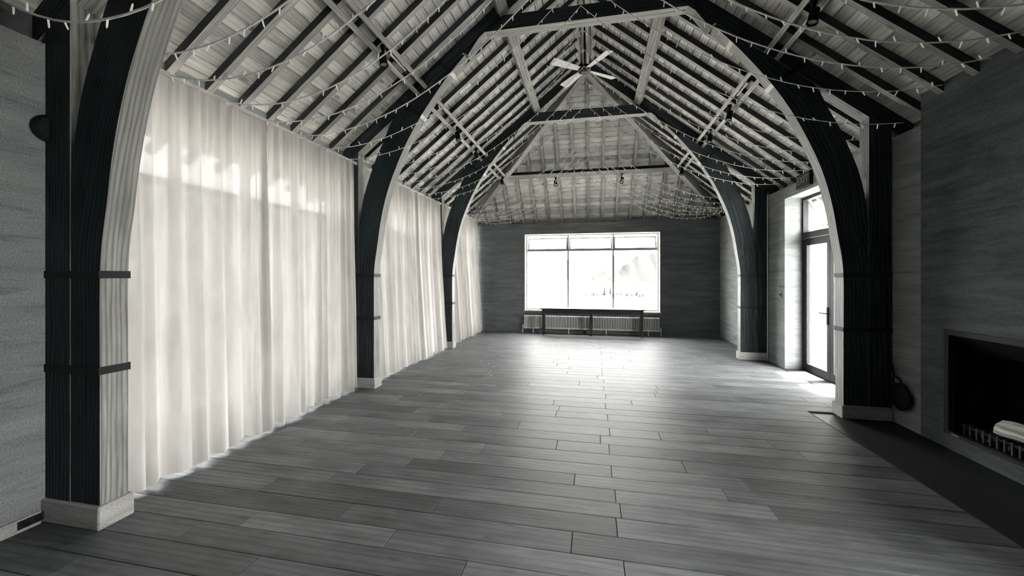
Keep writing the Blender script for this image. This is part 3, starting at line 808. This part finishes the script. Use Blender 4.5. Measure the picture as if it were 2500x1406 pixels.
for yy in (-.028, .028): m.tube([(0, yy, .0), (0, yy, .025), (0, yy, .325), (0, yy, .36)], .0125, 6)
m.cham(-.0205, .0205, -.045, .045, -.012, .03, .01); m.cham(-.0205, .0205, -.045, .045, .335, .372, .012)
first = m.build('section', M['white'], t, origin=(0, 0, 0))
nsec = 84; x0r, x1r = -1.975, 1.755
for k in range(nsec):
    o = first if k == 0 else first.copy()
    if k: C.objects.link(o); o.parent = t
    o.location = Vector((x0r + (x1r - x0r) * k / (nsec - 1), 11.46, .135)) - t.location
for x in (-1.72, -.70, .35, 1.48):
    m = MB(); m.tube([(x, 11.46, 0), (x, 11.46, .02), (x, 11.46, .13)], [.022, .012, .012], 8); m.build('foot', M['white'], t)
for x, s in ((x0r - .02, -1), (x1r + .02, 1)):
    m = MB(); m.tube([(x, 11.46, .17), (x + s * .035, 11.46, .17), (x + s * .035, 11.46, 0)], .009, 8); m.lathe((x + s * .035, 11.46, .15), (0, 0, 1), [(0, .014), (.04, .018), (.09, .012)], 10); m.build('valve', M['white'], t)

# ------------------------------------------------------------------ fireplace
t = empty('fireplace', (XR + .2, (FY0 + FY1) / 2, FZ0), label='wide black steel fireplace set into the earth wall', cat='fireplace')
m = MB(); fx0, fx1 = XR - .02, XR + .03; fw = .05
m.box(fx0, fx1, FY0, FY0 + fw, FZ0, FZ1); m.box(fx0, fx1, FY1 - fw, FY1, FZ0, FZ1); m.box(fx0, fx1, FY0 + fw, FY1 - fw, FZ1 - fw, FZ1); m.box(fx0, fx1, FY0 + fw, FY1 - fw, FZ0, FZ0 + .03); m.build('surround', M['fire_frame'], t)
m = MB(); a, b = FY0 + .01, FY1 - .01
m.box(XR + .46, XR + .48, a, b, FZ0, FZ1); m.box(XR + .03, XR + .46, a, a + .015, FZ0, FZ1); m.box(XR + .03, XR + .46, b - .015, b, FZ0, FZ1); m.box(XR + .03, XR + .46, a, b, FZ0, FZ0 + .02); m.box(XR + .03, XR + .46, a, b, FZ1 - .02, FZ1); m.build('firebox', M['black'], t)
m = MB(); v, f, g = [], [], []
m.beam((XR + .04, (a + b) / 2, FZ1 - .06), (XR + .20, (a + b) / 2, FZ1 - .21), b - a - .04, .012, (1, 0, 1)); m.build('smoke_hood', M['steel'], t)
m = MB(); m.box(XR + .06, XR + .075, a + .02, b - .02, FZ0 + .10, FZ0 + .115); m.build('grate_rail', M['steel'], t)
k = 0; yy = a + .06
while yy < b - .05:
    m = MB(); m.box(XR + .058, XR + .076, yy, yy + .016, FZ0 + .02, FZ0 + .125); m.build('grate_bar', M['grate'], t); yy += .062
m = MB(); r = random.Random(4)
for k in range(150):
    c = Vector((XR + r.uniform(.09, .42), r.uniform(a + .05, b - .05), FZ0 + r.uniform(.03, .09))); q = r.uniform(.015, .035)
    m.lathe(c, (r.uniform(-1, 1), r.uniform(-1, 1), 1), [(-q, q * .3), (-q * .4, q), (q * .4, q * .9), (q, q * .3)], 6)
m.build('ember_bed', M['ember'], t, kind='stuff')
m = MB(); m.box(XR - .0215, XR - .0195, FY1 - .16, FY1 - .085, FZ0 + .006, FZ0 + .022); m.build('maker_badge', M['grey_plate'], t)
def log(p0, p1, r0, label):
    p0, p1 = Vector(p0), Vector(p1); n = 12; m = MB(); d = (p1 - p0); v = []; g = []
    a = d.normalized().cross(Vector((0, 0, 1))).normalized(); b = a.cross(d.normalized())
    rr = random.Random(int(r0 * 1000))
    prof = [r0 * (.72 + .28 * math.cos(2 * math.pi * k / n + .6) ** 2 + rr.uniform(-.06, .06)) for k in range(n)]
    S_ = 9
    for i in range(S_ + 1):
        t_ = i / S_; c = p0 + d * t_ + Vector((0, 0, .02 * math.sin(t_ * 3.1)))
        for k in range(n):
            q = 2 * math.pi * k / n; R = prof[k] * (1 + rr.uniform(-.05, .05)) * (.92 if i in (0, S_) else 1)
            v.append(c + a * math.cos(q) * R + b * math.sin(q) * R); g.append((d.length * t_, math.cos(q) * R, math.sin(q) * R))
    f = [(i * n + k, i * n + (k + 1) % n, (i + 1) * n + (k + 1) % n, (i + 1) * n + k) for i in range(S_) for k in range(n)] + [tuple(range(n)), tuple(range(S_ * n, S_ * n + n))]
    o = raw('firewood_log', v, f, M['log'], None, g); smooth_by_angle(o, 50)
    tag(o, label, 'log', 'logs in the fireplace')
log((XR + .14, 4.22, FZ0 + .19), (XR + .20, 3.45, FZ0 + .19), .085, 'pale split log lying at the front of the fire grate')
log((XR + .33, 3.9, FZ0 + .17), (XR + .28, 3.1, FZ0 + .17), .07, 'darker split log behind the pale one in the fireplace')

# ------------------------------------------------------------------ small things on the walls
# round pan on a long forked handle hung beside the fireplace
pc = Vector((XR - .045, 5.105, .33))
t = empty('warming_pan', (pc.x, pc.y, .19), label='round black long-handled pan hung on the wall beside the fireplace', cat='pan')
m = MB(); m.lathe(pc + Vector((.03, 0, 0)), (-1, 0, 0), [(0, .10), (.008, .128), (.03, .148), (.036, .148), (.042, .135), (.06, .06), (.064, .01)], 28); m.build('pan', M['black'], t, True)
m = MB(); hd = Vector((0, .36, .93)).normalized(); y2 = pc + Vector((0, .06, .155))
m.tube([pc + Vector((0, .085, .105)), pc + Vector((0, .10, .17)), pc + Vector((0, .085, .21))], .009, 8); m.tube([pc + Vector((0, -.01, .135)), pc + Vector((0, -.005, .19)), pc + Vector((0, .085, .21))], .009, 8); m.build('yoke', M['black'], t)
m = MB(); st = pc + Vector((0, .085, .21)); m.tube([st, st + hd * .35, st + hd * .62], [.011, .012, .013], 8); m.build('handle', M['black'], t)
m = MB(); e = st + hd * .6; m.tube([e, Vector((XR + .002, e.y, e.z))], .006, 6); m.build('hook', M['steel'], t)
# exit sign
ey0, ey1, ez0, ez1 = 6.95, 7.37, 3.075, 3.30
t = empty('exit_sign', (XR - .03, (ey0 + ey1) / 2, ez0), label='unlit dark EXIT sign on the wall above the garden doors', cat='sign')
m = MB(); m.cham(XR - .05, XR - .0, ey0, ey1, ez0, ez1, .006); m.build('sign_box', M['black'], t)
cu = bpy.data.curves.new('exit_text', 'FONT'); cu.body = 'EXIT'; cu.size = .17; cu.align_x = 'CENTER'; cu.align_y = 'CENTER'; cu.extrude = .001
tmp = bpy.data.objects.new('exit_text', cu); C.objects.link(tmp)
bpy.context.view_layer.update()
me = bpy.data.meshes.new_from_object(tmp.evaluated_get(bpy.context.evaluated_depsgraph_get()))
bpy.data.objects.remove(tmp)
me.materials.clear(); me.materials.append(M['sign_ink'])
o = bpy.data.objects.new('lettering', me); C.objects.link(o); o.parent = t
o.rotation_euler = (math.pi / 2, 0, -math.pi / 2); o.location = Vector((XR - .0515, (ey0 + ey1) / 2, (ez0 + ez1) / 2)) - t.location
# light switch
t = empty('light_switch', (XR, 8.02, 1.27), label='small wall switch plate beside the garden doors', cat='switch')
m = MB(); m.cham(XR - .012, XR, 7.985, 8.06, 1.25, 1.37, .004); m.build('plate', M['grey_plate'], t)
m = MB(); m.cham(XR - .02, XR - .011, 8.005, 8.04, 1.28, 1.34, .003); m.build('rocker', M['black'], t)
# power outlet in the skirting
t = empty('power_outlet', (XL + .022, 1.91, .03), label='dark double power outlet set in the low skirting', cat='outlet')
m = MB(); m.cham(XL + .022, XL + .028, 1.845, 1.975, .022, .075, .002); m.build('face_plate', M['steel'], t)
for yy in (1.88, 1.94):
    m = MB(); m.lathe((XL + .027, yy, .048), (1, 0, 0), [(0, .019), (.006, .019), (.007, .015), (.002, .012)], 14); m.build('socket', M['black'], t)
# round black wall speaker half hidden by the first post
t = empty('wall_speaker', (XL, 1.965, 2.56), label='round black speaker on the bare earth wall, half hidden by the nearest post', cat='speaker')
m = MB(); m.lathe((XL, 1.997, 2.645), (1, 0, 0), [(0, .075), (.008, .088), (.03, .09), (.045, .07), (.05, .01)], 28)
m.v = [(p[0], min(p[1], TY[0] - .006), p[2]) for p in m.v]; m.build('shell', M['black'], t)
# conduit beside the farthest post
t = empty('cable_conduit', (3.31, 8.53, 0), label='thin pale pipe running up the wall beside the farthest truss post', cat='pipe')
m = MB(); m.tube([(3.312, 8.545, .0), (3.312, 8.545, WT)], .011, 8); m.build('pipe', M['plate'], t)
for z in (.5, 1.4, 2.3):
    m = MB(); m.box(3.298, 3.33, 8.53, 8.56, z, z + .02); m.build('clip', M['plate'], t)

# ------------------------------------------------------------------ outside
raw('ground', boxv(-60, 60, -40, 19, -.6, -.12), BOXF, M['gravel'], kind='structure')
v = [(-60, 19, -.12), (60, 19, -.12), (90, 70, -15.2), (-90, 70, -15.2), (-60, 19, -.6), (60, 19, -.6), (90, 70, -16), (-90, 70, -16)]
raw('ground_slope', v, [(0, 1, 2, 3), (4, 5, 6, 7), (0, 1, 5, 4), (1, 2, 6, 5), (2, 3, 7, 6), (3, 0, 4, 7)], M['grass'], kind='structure')
LZ = -15.0
raw('lake', boxv(-1800, 1800, 60, 3000, LZ - .5, LZ), BOXF, M['water'], label='pale still lake filling the view through the end window', cat='lake', kind='stuff')
def ridge(name, base_y, prof, depth, mat, label, rough, seed):
    """hill: profile of (x, height above lake) with a rounded body `depth` deep"""
    r = random.Random(seed); nx, ny = 80, 14; v = []
    xs = [p[0] for p in prof]
    def hgt(x):
        for (xa, ha), (xb, hb) in zip(prof, prof[1:]):
            if xa <= x <= xb:
                t = (x - xa) / (xb - xa); t = t * t * (3 - 2 * t); return ha + (hb - ha) * t
        return 0
    bump = [[r.uniform(-1, 1) for _ in range(ny + 1)] for _ in range(nx + 1)]
    for i in range(nx + 1):
        x = xs[0] + (xs[-1] - xs[0]) * i / nx; h = hgt(x)
        for j in range(ny + 1):
            t = j / ny; e = math.sin(math.pi * t) ** .8
            v.append((x, base_y + depth * t, LZ - 1 + (h + 1) * e + rough * bump[i][j] * e * (h > 2)))
    f = [(i * (ny + 1) + j, (i + 1) * (ny + 1) + j, (i + 1) * (ny + 1) + j + 1, i * (ny + 1) + j + 1) for i in range(nx) for j in range(ny)]
    o = raw(name, v, f, mat, None, None, True); tag(o, label, 'hill'); return o
def hx(px, y):  # world x at depth y seen in direction px
    a = (px - 1250) / F_PX; c, s = math.cos(YAW), math.sin(YAW)
    return y * (a * c - s) / (a * s + c)
R = 1150
ridge('hill', R, [(hx(1480, R), 0), (hx(1515, R), 25), (hx(1550, R), 62), (hx(1578, R), 84), (hx(1600, R), 76), (hx(1625, R), 92), (hx(1700, R), 120), (hx(1780, R), 0)], 400, M['hill'], 'wooded hill across the lake behind the window pane nearest the doors', 3, 2)
ridge('hill', R, [(hx(1180, R), 0), (hx(1240, R), 38), (hx(1285, R), 26), (hx(1310, R), 15), (hx(1330, R), 0)], 300, M['hill'], 'low dark headland on the far shore behind the pane nearest the curtains', 1.5, 3)
ridge('hill', R + 150, [(hx(1435, R), 0), (hx(1460, R), 18), (hx(1490, R), 36), (hx(1530, R), 50), (hx(1560, R), 0)], 300, M['hill'], 'small pale spur on the far shore behind the middle pane', 2, 4)
R2 = 2200
ridge('mountain', R2, [(hx(1100, R2), 0), (hx(1220, R2), 150), (hx(1300, R2), 118), (hx(1350, R2), 140), (hx(1410, R2), 100), (hx(1470, R2), 160), (hx(1540, R2), 130), (hx(1640, R2), 190), (hx(1800, R2), 0)], 600, M['hill_far'], 'hazy mountain range far behind the lake', 5, 5)
# island
IY = 330
ix0, ix1 = hx(1405, IY), hx(1585, IY)
v = []; nx, ny = 40, 8; r = random.Random(8)
for i in range(nx + 1):
    t = i / nx; x = ix0 + (ix1 - ix0) * t; h = 2.2 * math.sin(math.pi * t) ** 1.2
    for j in range(ny + 1):
        e = math.sin(math.pi * j / ny); v.append((x, IY + 14 * (j / ny - .5) * math.sin(math.pi * (t * .96 + .02)), LZ - .3 + (h + .4) * e + r.uniform(-.1, .1)))
f = [(i * (ny + 1) + j, (i + 1) * (ny + 1) + j, (i + 1) * (ny + 1) + j + 1, i * (ny + 1) + j + 1) for i in range(nx) for j in range(ny)]
raw('island', v, f, M['conifer'], None, None, False, label='small low island in the lake', cat='island')
r = random.Random(21); cnt = 0
spots = [(.40, 6.5), (.48, 6), (.62, 4), (.84, 5)] + [(r.uniform(.12, .93), r.uniform(1.6, 3.6)) for _ in range(34)]
for u, h in spots:
    x = ix0 + (ix1 - ix0) * u; y = IY + r.uniform(-4, 4) * math.sin(math.pi * u); zb = LZ + 2.0 * math.sin(math.pi * u) ** 1.2 * .8
    t = empty('conifer', (x, y, zb), label='small dark tree growing on the lake island', cat='tree', group='trees on the lake island')
    m = MB(); m.tube([(x, y, zb - .4), (x, y, zb + h * .3)], .25, 5); m.build('trunk', M['conifer'], t)
    m = MB()
    for k in range(3): m.lathe((x, y, zb + h * (.12 + .25 * k)), (0, 0, 1), [(0, h * (.2 - .05 * k)), (h * .3, h * .05), (h * .38, 0)], 6)
    m.build('crown', M['conifer'], t)
# shrubs outside the garden doors
r = random.Random(31)
for k, (x, y, h, rad, lb) in enumerate(((5.6, 9.9, 1.35, .5, 'taller leafy shrub outside the far door leaf'), (5.5, 8.6, 1.15, .45, 'leafy shrub outside between the two door leaves'), (7.4, 11.3, 1.6, .6, 'leafy shrub farthest out in the garden beyond the doors'))):
    t = empty('garden_shrub', (x, y, -.12), label=lb, cat='shrub', group='shrubs outside the doors')
    m = MB()
    for q in range(7):
        an = r.uniform(0, 6.28); m.tube([(x, y, -.12), (x + math.cos(an) * rad * .4, y + math.sin(an) * rad * .4, h * .5), (x + math.cos(an) * rad * .7, y + math.sin(an) * rad * .7, h * .9)], [.012, .009, .004], 5)
    m.build('stems', M['leaf'], t)
    m = MB()
    for q in range(420):
        z = r.uniform(.02, 1); an = r.uniform(0, 6.28); rr = rad * math.sqrt(r.random()) * (.5 + .6 * math.sin(math.pi * min(1, z * .9)))
        c = Vector((x + math.cos(an) * rr, y + math.sin(an) * rr, -.1 + z * h)); d = Vector((r.uniform(-1, 1), r.uniform(-1, 1), r.uniform(-.3, 1))).normalized(); s = d.cross(Vector((r.uniform(-1, 1), r.uniform(-1, 1), r.uniform(-1, 1)))).normalized()
        l = r.uniform(.05, .09); m.add([c, c + d * l * .5 + s * l * .28, c + d * l, c + d * l * .5 - s * l * .28], [(0, 1, 2, 3)])
    m.build('foliage', M['leaf'], t, kind='stuff')
# pale outer shutter folded back outside the doors
t = empty('outer_shutter', (3.99, 8.0, -.12), label='pale hinged shutter standing open outside the garden doors', cat='shutter')
m = MB(); m.cham(3.85, 4.62, 8.02, 8.06, -.1, 2.5, .006, 2); m.build('panel', M['frame_light'], t)
m = MB(); m.box(4.62, 4.68, 8.0, 8.07, -.12, 2.5); m.build('stile', M['frame_dark'], t)
for z in (.25, .95, 1.55):
    m = MB(); m.box(4.60, 4.70, 7.985, 8.0, z, z + .14); m.build('hinge', M['white'], t)
